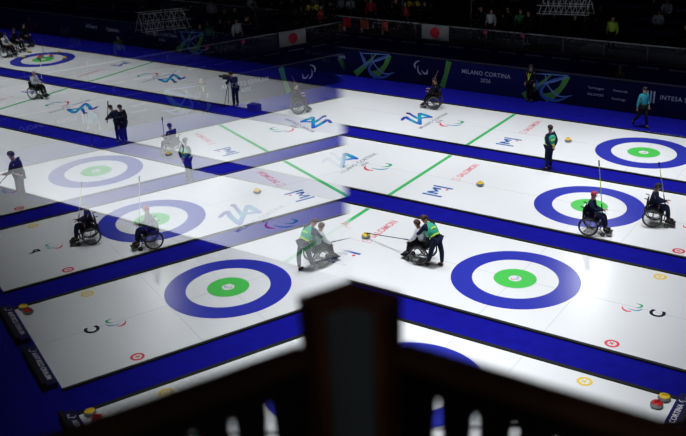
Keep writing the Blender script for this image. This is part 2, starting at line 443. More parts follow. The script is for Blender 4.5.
# ================================================================== PEOPLE
def skin_obj(name, V, E, R, m, parent=None, sub=1, root=0):
    me = bpy.data.meshes.new(name); me.from_pydata([tuple(v) for v in V], E, [])
    o = bpy.data.objects.new(name, me); COL.objects.link(o)
    md = o.modifiers.new('s', 'SKIN'); md.use_smooth_shade = True
    sv = me.skin_vertices[0].data
    for i, r in enumerate(R):
        sv[i].radius = (r, r) if not isinstance(r, tuple) else r
        sv[i].use_root = (i == root)
    if sub: s = o.modifiers.new('u', 'SUBSURF'); s.levels = sub; s.render_levels = sub
    dg = bpy.context.evaluated_depsgraph_get(); res = bpy.data.meshes.new_from_object(o.evaluated_get(dg))
    bpy.data.objects.remove(o); res.name = name; res.materials.clear()
    return link(name, res, parent, m)

def lerp(a, b, t): return Vector(a).lerp(Vector(b), t)
def figure(name, label, loc, rz, J, jacket=NAVY, trousers=NAVY, hair=HAIR, vest=None, hat=None, shoes=SHOE, group=None, detail=True, longhair=False):
    """J: joints in local metres, the figure looks along +X. pelvis, chest, neck, head, and lists (left,right) for sh, el, wr, hip, kn, an; look = gaze direction"""
    t = thing(name, label, 'person', loc, rz, group)
    V, E, R = [], [], []
    def add(p, r, parent=None):
        V.append(Vector(p)); R.append(r)
        if parent is not None: E.append((parent, len(V)-1))
        return len(V)-1
    look = Vector(J.get('look', (1, 0, 0))).normalized()
    pel = add(J['pelvis'], .12); wa = add(lerp(J['pelvis'], J['chest'], .5), .11, pel); ch = add(J['chest'], .115, wa)
    nk = add(J['neck'], .055, ch); H = Vector(J['head']); hup = (H-Vector(J['neck'])).normalized()
    add(H-hup*.03, .085, nk); hd = len(V)-1; add(H+hup*.06, .088, hd)
    for s in (0, 1):
        sh = add(J['sh'][s], .05, ch); el = add(J['el'][s], .040, sh); wr = add(J['wr'][s], .028, el)
        d = (Vector(J['wr'][s])-Vector(J['el'][s])).normalized(); pm = add(Vector(J['wr'][s])+d*.06, .036, wr)
        hp = add(J['hip'][s], .09, pel); kn = add(J['kn'][s], .06, hp); an = add(J['an'][s], .036, kn)
        td = J.get('toe', [Vector(J['an'][k])+Vector((.17, 0, -.05)) for k in (0, 1)])[s]; add(lerp(J['an'][s], td, .75), .022, an)
    body = skin_obj('body', V, E, R, SKIN, t, 1)
    if detail:
        # nose, ears, eyes, mouth
        side = look.cross(hup).normalized(); lk = (look-hup*look.dot(hup)).normalized()
        for nm_, p_, r_, sc in (('nose', H+lk*.085, .018, (1, 1, 1.3)), ('ear', H+side*.088, .022, (1, 1, 1.4)), ('ear', H-side*.088, .022, (1, 1, 1.4))):
            obj(nm_, ball(B(), p_, r_, 1, sc), SKIN, t, True)
        bm = B()
        for s in (-1, 1): ball(bm, H+lk*.083+hup*.022+side*s*.03, .010, 1)
        obj('eyes', bm, EYE, t, True)
        bm = B(); tube(bm, H+lk*.083-hup*.042-side*.02, H+lk*.083-hup*.042+side*.02, .006, seg=6); obj('mouth', bm, LIP, t)
        for s in (0, 1):
            wr = Vector(J['wr'][s]); d = (wr-Vector(J['el'][s])).normalized(); n = d.cross(Vector((0, 0, 1)))
            n = n.normalized() if n.length > .1 else Vector((0, 1, 0)); q = d.cross(n).normalized()
            bm = B()
            for k, ln in enumerate((.065, .075, .07, .055)):
                a = wr+d*.07+n*(.024-.016*k); b_ = a+d*ln*.55+q*.008; path_tube(bm, [a, b_, b_+d*ln*.3+q*ln*.45], .008, 6)
            a = wr+d*.03+n*.03; path_tube(bm, [a, a+d*.03+n*.022, a+d*.06+n*.02+q*.012], .009, 6)
            obj('fingers', bm, SKIN, t, True)
    # jacket
    V, E, R = [], [], []
    pel = add(lerp(J['pelvis'], J['chest'], -.02), .155); wa = add(lerp(J['pelvis'], J['chest'], .45), .145, pel); ch = add(J['chest'], .165, wa)
    cn = add(lerp(J['chest'], J['neck'], .65), .10, ch); add(lerp(J['chest'], J['neck'], 1.05), .07, cn)
    for s in (0, 1):
        sh = add(J['sh'][s], .082, ch); el = add(J['el'][s], .064, sh); add(lerp(J['el'][s], J['wr'][s], .95), .046, el)
    skin_obj('jacket', V, E, R, jacket, t, 1)
    V, E, R = [], [], []
    pel = add(lerp(J['pelvis'], J['chest'], .05), .145)
    for s in (0, 1):
        hp = add(J['hip'][s], .105, pel); kn = add(J['kn'][s], .078, hp); add(lerp(J['kn'][s], J['an'][s], .95), .058, kn)
    skin_obj('trousers', V, E, R, trousers, t, 1)
    for s in (0, 1):
        an = Vector(J['an'][s]); td = Vector(J.get('toe', [Vector(J['an'][k])+Vector((.17, 0, -.05)) for k in (0, 1)])[s])
        d = td-an; d.z = 0; d = d.normalized() if d.length > .01 else Vector((1, 0, 0))
        skin_obj('shoe', [an-d*.03+Vector((0, 0, -.02)), an+Vector((0, 0, -.035)), an*.5+td*.5+Vector((0, 0, -.012)), td], [(0, 1), (1, 2), (2, 3)], [.050, .062, .054, .040], shoes, t, 1)
    if vest:
        V, E, R = [], [], []
        a = add(lerp(J['pelvis'], J['chest'], .1), .18); b_ = add(lerp(J['pelvis'], J['chest'], .55), .192, a); c = add(J['chest'], .205, b_)
        add(lerp(J['chest'], J['neck'], .7), .13, c)
        for s in (0, 1): add(lerp(J['chest'], J['sh'][s], .85), .115, c)
        ve = skin_obj('vest', V, E, R, vest, t, 1)
        for q in (.25, .8):      # lighter bands round the vest
            cpt = lerp(J['pelvis'], J['chest'], q); ax = (Vector(J['chest'])-Vector(J['pelvis'])).normalized()
            bm = B(); torus(bm, .172, .016, axis='Z', seg=24, s2=6)
            bmesh.ops.transform(bm, matrix=Matrix.Translation(cpt) @ ax.to_track_quat('Z', 'Y').to_matrix().to_4x4() @ Matrix.Diagonal((1, 1, 2, 1)), verts=bm.verts)
            obj('vest_band', bm, VESTY, ve, True)
    # hair or hat: a cap over the top and back of the skull
    lk = (look-hup*look.dot(hup)).normalized()
    bm = B(); ball(bm, (0, 0, 0), .112, 3)
    rot = Matrix((lk, hup.cross(lk).normalized(), hup)).transposed().to_4x4()
    dead = [v for v in bm.verts if (v.co.z < (-.005 if hat else .0) and v.co.x > -.02) or v.co.z < -.075 or (v.co.x > .07 and v.co.z < .05)]
    bmesh.ops.delete(bm, geom=dead, context='VERTS')
    bmesh.ops.transform(bm, matrix=Matrix.Translation(H+hup*.022) @ rot @ Matrix.Diagonal((1, .92, 1.0, 1)), verts=bm.verts)
    bmesh.ops.solidify(bm, geom=bm.faces[:], thickness=.012)
    obj('hat' if hat else 'hair', bm, hat or hair, t, True)
    if longhair:
        a = H-lk*.1+hup*.03
        skin_obj('ponytail', [a, a-lk*.06-hup*.03, a-lk*.08-hup*.12], [(0, 1), (1, 2)], [.03, .035, .015], hair, t, 1)
    return t
def LR(x, y, z): return [(x, y, z), (x, -y, z)]
STAND = dict(pelvis=(0, 0, .93), chest=(0, 0, 1.28), neck=(0, 0, 1.46), head=(.02, 0, 1.62), sh=LR(0, .19, 1.40), el=LR(-.03, .25, 1.12), wr=LR(.05, .24, .87),
             hip=LR(0, .09, .90), kn=LR(.02, .10, .50), an=LR(-.01, .11, .095))
def P(base, **k):
    d = dict(base); d.update(k); return d
BACKHANDS = P(STAND, el=LR(-.10, .26, 1.13), wr=[(-.20, .06, .95), (-.20, -.04, .97)])
SIT = dict(pelvis=(-.08, 0, .60), chest=(-.06, 0, .94), neck=(-.03, 0, 1.12), head=(.01, 0, 1.27), sh=LR(-.04, .18, 1.06), el=LR(.02, .24, .80), wr=LR(.24, .16, .74),
           hip=LR(-.05, .09, .58), kn=LR(.36, .12, .62), an=LR(.44, .10, .22), toe=LR(.60, .10, .17))
SITBENCH = P(SIT, pelvis=(-.0, 0, .52), chest=(.02, 0, .86), neck=(.04, 0, 1.04), head=(.07, 0, 1.19), sh=LR(.03, .18, .98), el=LR(.08, .24, .72), wr=LR(.30, .12, .62), hip=LR(.02, .09, .50),
             kn=LR(.42, .12, .50), an=LR(.42, .12, .09), toe=LR(.58, .12, .04))

def wheelchair(label, loc, rz, group=None, m=DARKMETAL):
    t = thing('wheelchair', label, 'wheelchair', loc, rz, group)
    for s in (-1, 1):
        y = s*.31
        wh = obj('wheel', torus(B(), .295, .019, (-.04, y, .315)), RUBBER, t, True)
        obj('rim', torus(B(), .272, .012, (-.04, y, .315), seg=36, s2=6), STEEL, wh, True)
        bm = B()
        for k in range(12):
            a = k*PI/6; tube(bm, (-.04, y, .315), (-.04+.27*math.cos(a), y, .315+.27*math.sin(a)), .0035, seg=5)
        obj('spokes', bm, STEEL, wh)
        obj('push_rim', torus(B(), .25, .010, (-.04, y+s*.045, .315), seg=32, s2=6), STEEL, wh, True)
        obj('hub', tube(B(), (-.04, y-s*.05, .315), (-.04, y+s*.05, .315), .03), STEEL, wh)
        cs = obj('caster', torus(B(), .052, .022, (.40, s*.20, .076), seg=20), RUBBER, t, True)
        bm = B(); tube(bm, (.40, s*.20-.028, .076), (.40, s*.20+.028, .076), .03); path_tube(bm, [(.40, s*.235, .076), (.37, s*.225, .18), (.34, s*.20, .22)], .011)
        obj('caster_fork', bm, STEEL, cs)
    bm = B()
    for s in (-1, 1):
        y = s*.21
        path_tube(bm, [(-.24, y, .90), (-.22, y, .46), (.28, y, .47), (.42, y*.9, .34), (.50, y*.75, .13)], .013)
        path_tube(bm, [(-.20, y, .46), (-.14, y, .30), (.32, y, .24), (.34, y, .46)], .012)
    tube(bm, (-.04, -.31, .315), (-.04, .31, .315), .014); tube(bm, (.30, -.21, .24), (.30, .21, .24), .011)
    obj('frame', bm, m, t)
    obj('seat', box(B(), -.23, .26, -.21, .21, .465, .52, .02), BLKCLOTH, t)
    obj('backrest', box(B(), -.265, -.235, -.21, .21, .52, .84, .012), BLKCLOTH, t)
    obj('footrest', box(B(), .46, .66, -.17, .17, .115, .13, .005), m, t)
    bm = B()
    for s in (-1, 1): tube(bm, (-.24, s*.21, .90), (-.34, s*.21, .91), .016)
    obj('push_handle', bm, RUBBER, t)
    return t
def stick(label, a, b, m=STICKY, tip=CARBON, name='delivery_stick'):
    a, b = Vector(a), Vector(b)
    t = thing(name, label, 'curling stick', a)
    obj('shaft', tube(B(), (0, 0, 0), b-a, .013, seg=8), m, t)
    d = (b-a).normalized()
    obj('grip', tube(B(), -d*.02, d*.30, .018, seg=8), CARBON, t)
    o = obj('head', tube(B(), (b-a)-d*.16, (b-a)+d*.02, .024, seg=8), tip, t)
    return t
def stone(label, x, y, col, rz=0, group=None):
    t = thing('curling_stone', label, 'curling stone', (x, y, ZI), rz, group)
    if not hasattr(stone, 'me'):
        b = lathe(B(), [(.06, 0), (.10, .006), (.132, .03), (.143, .050), (.143, .066), (.132, .088), (.10, .106), (.05, .114)], 28)
        stone.me = obj('granite_body', b, GRANITE, None, True); stone.band = obj('striking_band', lathe(B(), [(.1405, .047), (.1445, .050), (.1445, .066), (.1405, .069)], 28), mat('band_grey', (.32, .33, .33), .7), None)
        stone.me.parent = t; stone.band.parent = t
    else:
        for q in (stone.me, stone.band):
            c = q.copy(); COL.objects.link(c); c.parent = t
    obj('handle_cap', lathe(B(), [(.118, .104), (.118, .116), (.10, .126), (.03, .132)], 24), col, t)
    h = B(); path_tube(h, [(-.055, 0, .128), (-.05, 0, .165), (.0, 0, .172), (.075, 0, .170)], .016, 8); obj('handle', h, col, t, True)
    return t

# ---- right of the pane, on the ice
YS, RS = H_YEL, H_RED
stone('yellow-handled stone alone on the second sheet, left of its ring', -4.0, 6.13, YS, .6)
stone('yellow-handled stone on the farthest sheet beside the standing referee', -3.0, 12.23, YS, .2)
stone('yellow-handled stone touched by the long black delivery stick', -5.2, .3, YS, 2.9)
stone('yellow-handled stone at the cut-off corner of the nearest sheet', 5.27, -3.90, YS, .2)
stone('red-handled stone at the cut-off corner of the nearest sheet', 5.20, -4.24, RS, .8)
stone('yellow-handled stone at the end corner of sheet C seen in the pane', 5.27, 2.28, YS, .3)
stone('red-handled stone at the end corner of sheet C seen in the pane', 5.22, 1.95, RS, .3)

# seated athletes at ring B
def athlete(label, loc, rz, **k):
    J = k.pop('J', SIT); return figure('person', label, loc, rz, J, **k)
a1 = (.78, 4.12, ZI); wheelchair('black sports wheelchair of the pink-hatted athlete, at the front of the ring', a1, .12)
athlete('seated person in pink hat and navy jacket holding an upright yellow stick', a1, .12, hat=PINKHAT, J=P(SIT, wr=[(.26, .16, .76), (.36, -.06, .86)], el=[(.02, .25, .80), (.10, -.26, .86)]))
stick('upright yellow stick with dark tip held by the pink-hatted athlete', (1.09, 4.12, .74), (.84, 4.15, 2.40))
a2 = (2.28, 5.72, ZI); wheelchair('black sports wheelchair of the dark-haired athlete, right of the ring', a2, .18)
athlete('seated dark-haired person in navy jacket right of the second ring, holding a yellow stick', a2, .18, J=P(SIT, wr=[(.26, .16, .76), (.34, -.02, .86)], el=[(.02, .25, .80), (.10, -.26, .86)]))
stick('tilted yellow stick held by the dark-haired athlete right of the ring', (2.55, 5.80, .72), (2.20, 5.88, 2.02))
# athlete on sheet A
a3 = (-10.02, 14.02, ZI); wheelchair('black wheelchair at the far edge of the farthest sheet, above the games mark', a3, PI+.25)
athlete('seated person in black at the far edge of the farthest sheet', a3, PI+.25, jacket=BLKCLOTH, trousers=BLKCLOTH, J=P(SIT, wr=[(.26, .16, .80), (.28, -.10, .86)]))
stick('dark reddish stick slanting up from the athlete at the far edge', (-10.24, 13.98, .80), (-9.86, 14.02, 1.75), mat('stick_red', (.35, .07, .05), .5))
# delivering athlete and helper on sheet C
a4 = (-2.86, -.28, ZI); wheelchair('black wheelchair held from behind by the green-vested helper', a4, PI+.05)
athlete('seated person in white jacket leaning forward to deliver a stone', a4, PI+.05, jacket=WHITECLOTH, trousers=BLKCLOTH, hair=HAIRB,
        J=P(SIT, chest=(.05, 0, .90), neck=(.13, 0, 1.07), head=(.17, 0, 1.18), sh=LR(.08, .18, 1.02), el=[(.16, .24, .80), (.20, -.24, .78)], wr=[(.38, .14, .62), (.42, -.06, .58)]))
stick('long black delivery stick reaching from the white-jacketed athlete to the stone', (-3.27, -.23, .57), (-5.14, .28, .19), CARBON)
figure('person', 'standing person in green vest bending forward to hold a wheelchair', (-2.42, -.40, ZI), PI-.25,
       P(STAND, pelvis=(-.10, 0, .90), chest=(.16, 0, 1.16), neck=(.30, 0, 1.29), head=(.40, 0, 1.38), sh=LR(.20, .19, 1.24), el=LR(.34, .24, 1.02), wr=LR(.50, .19, .92),
         hip=LR(-.10, .09, .87), kn=[(.0, .10, .50), (-.22, -.12, .48)], an=[(.10, .11, .095), (-.22, -.13, .095)], toe=[(.27, .11, .045), (-.05, -.13, .045)], look=(.8, 0, -.45)),
       vest=VEST, hair=HAIRB, longhair=True)
# referee on the carpet
figure('person', 'standing referee in green vest and dark trousers on the blue carpet strip', (-2.50, 8.83, 0.0), PI-.35, BACKHANDS, vest=VEST)
# walking person in teal, person in black at the wall, person behind the wall
figure('person', 'walking person in teal jacket on the far carpet at the right', (-1.03, 15.45, 0.0), -.5,
       P(STAND, kn=[(.16, .09, .52), (-.10, -.09, .50)], an=[(.20, .1, .095), (-.38, -.1, .20)], toe=[(.37, .1, .045), (-.30, -.1, .06)], wr=[(.12, .22, .9), (-.05, -.26, .88)]), jacket=TEALCLOTH, trousers=BLKCLOTH)
pb = figure('person', 'standing person in black with yellow lanyard before the advertising wall', (-6.62, 16.95, 0), -PI/2-.2, STAND, jacket=BLKCLOTH, trousers=BLKCLOTH)
bm = B(); path_tube(bm, [(.03, .08, 1.43), (.16, .045, 1.25), (.165, 0, 1.05), (.16, -.045, 1.25), (.03, -.08, 1.43)], .014); obj('lanyard', bm, STICKY, pb)
figure('person', 'person in black seated in the walkway behind the wall at the right', (-2.95, 18.3, .45), -PI/2, SITBENCH, jacket=BLKCLOTH, trousers=BLKCLOTH)
st = thing('plinth', 'dark low platform under the seated person behind the wall', 'platform', (-2.95, 18.3, 0))
obj('block', box(B(), -.4, .4, -.65, .4, 0, .45, .02), BLACK, st); obj('stool_top', box(B(), -.25, .25, -.2, .25, .45, .83, .02), BLACK, st)

# ---- seen through the pane
a5 = (-28.3, 6.60, ZI); wheelchair('wheelchair of the white-jacketed athlete by the far green line', a5, .25)
athlete('seated person in white jacket by the far green line, seen through the pane', a5, .25, jacket=WHITECLOTH, trousers=BLKCLOTH, hat=GREYHAT, J=P(SIT, wr=[(.26, .16, .76), (.34, -.1, .84)]))
stick('pale upright stick held by the white-jacketed athlete by the far green line', (-27.85, 6.62, .72), (-27.95, 6.85, 1.95), WHITE)
for (x, y, r, jk, lb) in [(-37.3, 11.95, .3, WHITECLOTH, 'seated person in white by the far ring, nearest the frame edge'),
                          (-37.9, 13.1, .2, BLKCLOTH, 'seated person in black mid-group left of the far ring'),
                          (-38.5, 14.3, .0, BLKCLOTH, 'seated person in black at the back of the group left of the far ring'),
                          (-39.0, 12.8, .1, BLKCLOTH, 'seated person in black at the frame edge left of the far ring')]:
    wheelchair('wheelchair of ' + lb.replace('seated ', ''), (x, y, ZI), r); athlete(lb, (x, y, ZI), r, jacket=jk, trousers=BLKCLOTH)
for x, y, c, lb in [(-36.07, 12.06, YS, 'yellow-handled stone at the front left of the far ring'), (-36.87, 13.18, YS, 'yellow-handled stone at the back left of the far ring'),
                    (-35.28, 12.68, RS, 'red-handled stone left of centre in the far ring'), (-34.75, 13.0, RS, 'red-handled stone right of centre in the far ring'),
                    (-35.1, 13.9, YS, 'yellow-handled stone at the back of the far ring'), (-33.6, 13.0, YS, 'yellow-handled stone at the right of the far ring'),
                    (-35.0, 12.3, RS, 'red-handled stone in front of the far ring centre')]:
    stone(lb, x, y, c, random.random()*3)
stick('dark stick standing in the far ring above the stones', (-35.28, 12.9, ZI+.02), (-35.30, 12.95, 1.25), mat('stick_maroon', (.12, .02, .03), .5), name='broom')
# dark coach with folded arms on the carpet
BEND = P(STAND, pelvis=(-.06, 0, .92), chest=(.08, 0, 1.24), neck=(.17, 0, 1.40), head=(.25, 0, 1.52), sh=LR(.10, .19, 1.34), el=[(.28, .26, 1.14), (.26, -.24, 1.10)], wr=[(.46, .12, 1.04), (.44, -.10, 1.0)], look=(.9, 0, -.3))
figure('person', 'standing person in navy leaning forward with a small stick on the carpet', (-19.35, 3.45, 0), PI+.2, BEND, jacket=NAVY, trousers=NAVY)
figure('person', 'standing person in dark blue close behind the leaning one on the carpet', (-19.0, 3.42, 0), PI+.2, P(STAND, head=(.05, 0, 1.60)), jacket=BLKCLOTH, trousers=NAVY)
stick('small dark stick held up by the leaning person on the carpet', (-19.85, 3.35, .85), (-19.75, 3.45, 1.75), CARBON, name='broom')
# seated athlete seen pale through the pane
a6 = (-16.12, 3.20, ZI); wheelchair('wheelchair of the athlete beside the reflected yellow-handled stone', a6, PI)
athlete('seated person with raised dark stick beside the yellow-handled stone reflection', a6, PI, jacket=NAVY, trousers=BLKCLOTH, J=P(SIT, wr=[(.26, .16, .84), (.40, -.10, .82)]))
stick('upright dark blue stick of the athlete near the carpet edge', (-16.54, 3.28, .15), (-16.56, 3.28, 1.56), mat('stick_navy', (.01, .02, .12), .5), name='broom')

# camera operator with tripod on the far carpet strip
figure('person', 'camera operator in dark blue behind a tripod camera on the carpet strip', (-18.35, 9.95, ZI), PI-.3, BEND, jacket=NAVY, trousers=NAVY)
tp = thing('camera_tripod', 'dark television camera on a tripod in front of its operator', 'camera', (-18.80, 10.05, ZI))
for k in range(3):
    a = k*2*PI/3+.4; obj('leg', tube(B(), (0, 0, 1.15), (.38*math.cos(a), .38*math.sin(a), 0), .018, .014), CARBON, tp)
bm = box(B(), -.28, .2, -.08, .08, 1.22, 1.44, .02); obj('camera_body', bm, CARBON, tp)
obj('lens', tube(B(), (-.28, 0, 1.33), (-.50, 0, 1.33), .055, .065, 16), CARBON, tp); obj('head_mount', tube(B(), (0, 0, 1.12), (0, 0, 1.22), .05), CARBON, tp)
bx = thing('equipment_case', 'small dark case on the carpet strip right of the camera operator', 'case', (-17.1, 9.75, ZI))
obj('case_body', box(B(), -.28, .28, -.2, .2, 0, .36, .03), BLACK, bx); obj('case_handle', path_tube(B(), [(-.08, 0, .36), (-.07, 0, .41), (.07, 0, .41), (.08, 0, .36)], .012), DARKMETAL, bx)
# bending sweeper at the left frame edge
edge_p = figure('person', 'standing person in black looking down at the left frame edge', (-17.55, -3.05, 0), PI+.5,
       P(BEND, head=(.12, 0, 1.62), neck=(.08, 0, 1.45), chest=(.03, 0, 1.27), sh=LR(.04, .19, 1.39), el=[(.10, .26, 1.12), (.20, -.30, 1.16)], wr=[(.40, .14, 1.02), (.40, -.20, .92)]), jacket=BLKCLOTH, trousers=BLKCLOTH)
edge_p.scale = (1.25, 1.35, 1.1)
stick('dark stick held low by the person at the left frame edge', (-18.05, -3.1, 1.0), (-18.35, -3.4, .60), CARBON, name='broom')

# end boards with lettering at the sheet ends
BOARD = mat('end_board', (.010, .008, .07), .6, 0, .2)
for yc, nm in ((-S, 'nearest sheet, cut off by the frame'), (0, 'sheet C, seen in the pane'), (S, 'second sheet'), (2*S, 'farthest sheet')):
    for y0, y1, w_ in ((.3, 2.55, 'far half'), (-2.3, -.15, 'near half')):
        t = thing('end_board', 'low navy padded end board, %s, %s' % (w_, nm), 'board', (5.56, yc, 0))
        obj('pad', box(B(), 0, .26, y0, y1, 0, .16, .02), BOARD, t)
        obj('back_strip', box(B(), .26, .36, y0, y1, 0, .24, .01), BLACK, t)
        me = text_mesh('MILANO CORTINA', .17, 1.05, .001, 'CENTER', .003)
        me.transform(Matrix.Translation((.13, (y0+y1)/2-.1, .1615)) @ Matrix.Rotation(PI/2, 4, 'Z')); link('lettering', me, t, WHITE)
        for (pts, wd) in AG:
            obj('agitos_stroke', stroke(B(), [(a-.5, b-.5) for a, b in pts], wd, lambda u, v, h, yy=y1-.28: (.13-v*.2, yy+u*.2, .161+h)), WHITE, t)

# ================================================================== SPECTATORS AND STAND CLUTTER
def spectator_proto(J, jacket, hair=HAIR, hat=None):
    return figure('person', '', (0, 0, -50), 0, J, jacket=jacket, trousers=BLKCLOTH, hair=hair, hat=hat, detail=False)
GREENC = mat('green_cloth', (.02, .22, .06), .8); REDC = mat('red_cloth', (.40, .02, .03), .8)
kinds = [(BLKCLOTH, 'dark clothes'), (NAVY, 'navy clothes'), (WHITECLOTH, 'a white jacket'), (GREENC, 'a green jacket'), (REDC, 'a red jacket')]
protos = {}
def spectator(kind, pose, loc, rz, label, group):
    key = (kind, pose)
    if key not in protos:
        protos[key] = spectator_proto(SITBENCH if pose == 'sit' else STAND, kinds[kind][0]); o = protos[key]
    else: o = copy_tree(protos[key])
    o.location = loc; o.rotation_euler = (0, 0, rz); o['label'] = label
    if group: o['group'] = group
    elif 'group' in o: del o['group']
for k in range(4):
    x = -44+random.random()
    while x < 1:
        dens = .72 if (-22 < x < -6) else .30
        if random.random() < dens and not (-9.3 < x < -6.2 and k > 0):
            kind = random.choices([0, 1, 2, 3, 4], [7, 4, 1.2, .8, .5])[0]
            spectator(kind, 'sit', (x, tier_y(k)-.02, tier_z(k)), -PI/2+random.uniform(-.3, .3), 'spectator in %s sitting on the %s bench of the far stand' % (kinds[kind][1], ('lowest', 'second', 'third', 'fourth')[k]), 'seated spectators in %s on bench %s' % (kinds[kind][1], ('one', 'two', 'three', 'four')[k]))
        x += .62 if random.random() < .6 else 1.1
for x, kind, where in [(-17.4, 4, 'farthest left, above the red cloth'), (-16.0, 0, 'left of the yellow pom-poms'), (-15.1, 4, 'under the yellow pom-poms'), (-14.2, 0, 'left of the flag'),
                (-10.9, 0, 'right of the flag'), (-10.2, 2, 'above the first pink rosette'), (-9.6, 0, 'between the two pink rosettes'), (-8.9, 3, 'between the rosettes'), (-8.3, 0, 'above the second pink rosette'),
                (-20.3, 0, 'seen only in the pane, left'), (-21.1, 2, 'seen only in the pane')]:
    spectator(kind, 'stand', (x, 20.6+random.uniform(-.3, .4), 1.7), -PI/2+random.uniform(-.6, .6), 'person in %s standing behind the glass railing, %s' % (kinds[kind][1], where), None)
figure('person', 'standing person in bright yellow-green vest behind the glass railing at the right', (-4.26, 20.9, 1.7), -PI/2-.2, STAND, jacket=NEON, trousers=BLKCLOTH, detail=False)
# flags
FLAGW = mat('flag_white', (.60, .60, .64), .8); FLAGR = mat('flag_red', (.60, .01, .03), .8)
def cloth_panel(x0, x1, z0, z1, y, amp=.03):
    bm = B(); nx, nz = 24, 10; g = []
    for i in range(nx+1):
        for j in range(nz+1):
            u, v = i/nx, j/nz
            g.append(bm.verts.new((x0+(x1-x0)*u, y+amp*math.sin(u*15+v*3)*(1-v*.6), z0+(z1-z0)*v-.03*math.sin(u*PI)*v)))
    for i in range(nx):
        for j in range(nz):
            a = i*(nz+1)+j; bm.faces.new((g[a], g[a+nz+1], g[a+nz+2], g[a+1]))
    bmesh.ops.solidify(bm, geom=bm.faces[:], thickness=.006)
    return bm
fl = thing('flag', 'white flag with a red disc hung on the glass railing', 'flag', (-12.78, YF-.03, 1.82))
obj('cloth', cloth_panel(-.78, .78, 0, .78, 0), FLAGW, fl)
obj('red_disc', prism(B(), [(.27*math.cos(k*PI/16), .27*math.sin(k*PI/16)) for k in range(32)], lambda u, v, h: (u, -.045-h, .38+v), .004), FLAGR, fl)
for x, wd, m, lb in [(-18.1, .5, FLAGR, 'red and white cloth hung on the railing nearest the pane edge'), (-17.0, .5, mat('cloth_orange', (.5, .10, .05), .8), 'orange-red cloth hung low on the railing'),
                     (-15.75, .42, MATS['cloth_orange'], 'orange-red cloth with white tail hung on the railing'), ]:
    t = thing('hanging_cloth', lb, 'cloth', (x, YF-.03, 2.02))
    obj('cloth', cloth_panel(-wd/2, wd/2, 0, .5, 0), m, t); obj('white_edge', cloth_panel(-wd/2, -wd/6, -.2, .02, 0), FLAGW, t)
ROS = mat('rosette_pink', (.5, .04, .12), .7)
for x, lb in ((-10.05, 'pink rosette on the railing post right of the flag'), (-8.1, 'pink rosette on the second railing post right of the flag')):
    t = thing('rosette', lb, 'ribbon', (x, YF+.04, 2.45)); bm = B()
    for k in range(8):
        a = k*PI/4; ball(bm, (.07*math.cos(a), 0, .07*math.sin(a)), .045, 1, (1, .5, 1))
    obj('petals', bm, ROS, t, True); obj('centre', ball(B(), (0, -.02, 0), .05, 2, (1, .6, 1)), ROS, t, True)
# bouquets of yellow pom-poms held above the flag
YEL = mat('yellow_flower', (.75, .62, .03), .7)
for x, z, lb in ((-15.2, 3.2, 'yellow pom-pom at the top edge, left of the pair'), (-14.7, 3.24, 'yellow pom-pom at the top edge, right of the pair')):
    t = thing('pom_pom', lb, 'pom-pom', (x, 20.9, z)); bm = B()
    for k in range(26): 
        a, b_ = random.random()*2*PI, random.random()*PI
        d = Vector((math.cos(a)*math.sin(b_), math.sin(a)*math.sin(b_), math.cos(b_))); tube(bm, (0, 0, 0), d*.16, .02, .035, 6)
    obj('strands', bm, YEL, t); obj('stem', tube(B(), (0, 0, -.45), (0, 0, 0), .012), CARBON, t)
PALE = mat('pale_metal', (.6, .61, .62), .5, .1)
# metal rigging frame in the stand
tr_ = thing('scaffold_frame', 'pale metal lattice frame standing in the far stand at the top edge', 'scaffold', (-6.75, 21.15, 1.7))
bm = B()
for x in (-1.1, 0, 1.1):
    for y in (-.3, .3): tube(bm, (x, y, 0), (x+.1, y, 2.6), .03)
obj('upright', bm, DARKMETAL, tr_)
bm = B()
for z in (1.55, 1.95, 2.4): 
    for y in (-.3, .3): tube(bm, (-1.3, y, z), (1.3, y, z+.12), .025)
obj('rail', bm, PALE, tr_)
bm = B()
for k in range(9):
    x = -1.2+k*.28; tube(bm, (x, -.3, 1.55+.02*k), (x+.3, -.3, 2.4), .022); tube(bm, (x+.1, .3, 2.4), (x+.35, .3, 1.6), .022)
obj('brace', bm, PALE, tr_)
# tall masts on the stand front
for x, lb in ((-18.35, 'thin dark pole rising at the stand front, next to the pane edge'), (-15.15, 'thin dark pole rising at the stand front left of the flag'), (-11.2, 'thin dark pole rising at the stand front right of the flag')):
    t = thing('pole', lb, 'pole', (x, 20.1, 1.7)); obj('shaft', tube(B(), (0, 0, 0), (0, 0, 3.4), .04), DARKMETAL, t); obj('base_plate', box(B(), -.1, .1, -.1, .1, 0, .03), DARKMETAL, t)

# ================================================================== NEAR BOX: RAIL, POST, PANE
PX0, PX1, PY0, PY1 = 8.168, 8.29, -20.955, -20.89
struct('floor_box', box(B(), 6.2, 12, -25, -20.7, 10.15, 10.35), mat('box_floor', (.01, .01, .012), .9))
struct('wall_box_support', box(B(), 6.2, 12, -25, -24.8, 0, 10.15), MATS['box_floor'])
rl = thing('wooden_railing', 'dark wooden railing with narrow pointed slots in the foreground', 'railing', (0, 0, 0))
obj('cap_rail', box(B(), PX1, 11.6, -20.935, -20.875, 11.183, 11.212, .005), mat('dark_cap_wood', (.03, .012, .006), .6, 0, .2, .35, 6), rl)
bm = B(); zt, zb = 11.184, 10.35
edges = []; sx = 8.332; pitch_ = .0785
xs = [8.3725+.0805*k for k in range(40) if 8.3725+.0805*k < 11.5]
y0, y1 = -20.896, -20.886
tops = [11.118, 11.110, 11.115] + [11.113]*40
prev = PX1
def prism_y(bm, pts): prism(bm, pts, lambda u, v, h: (u, y0+h, v), y1-y0)
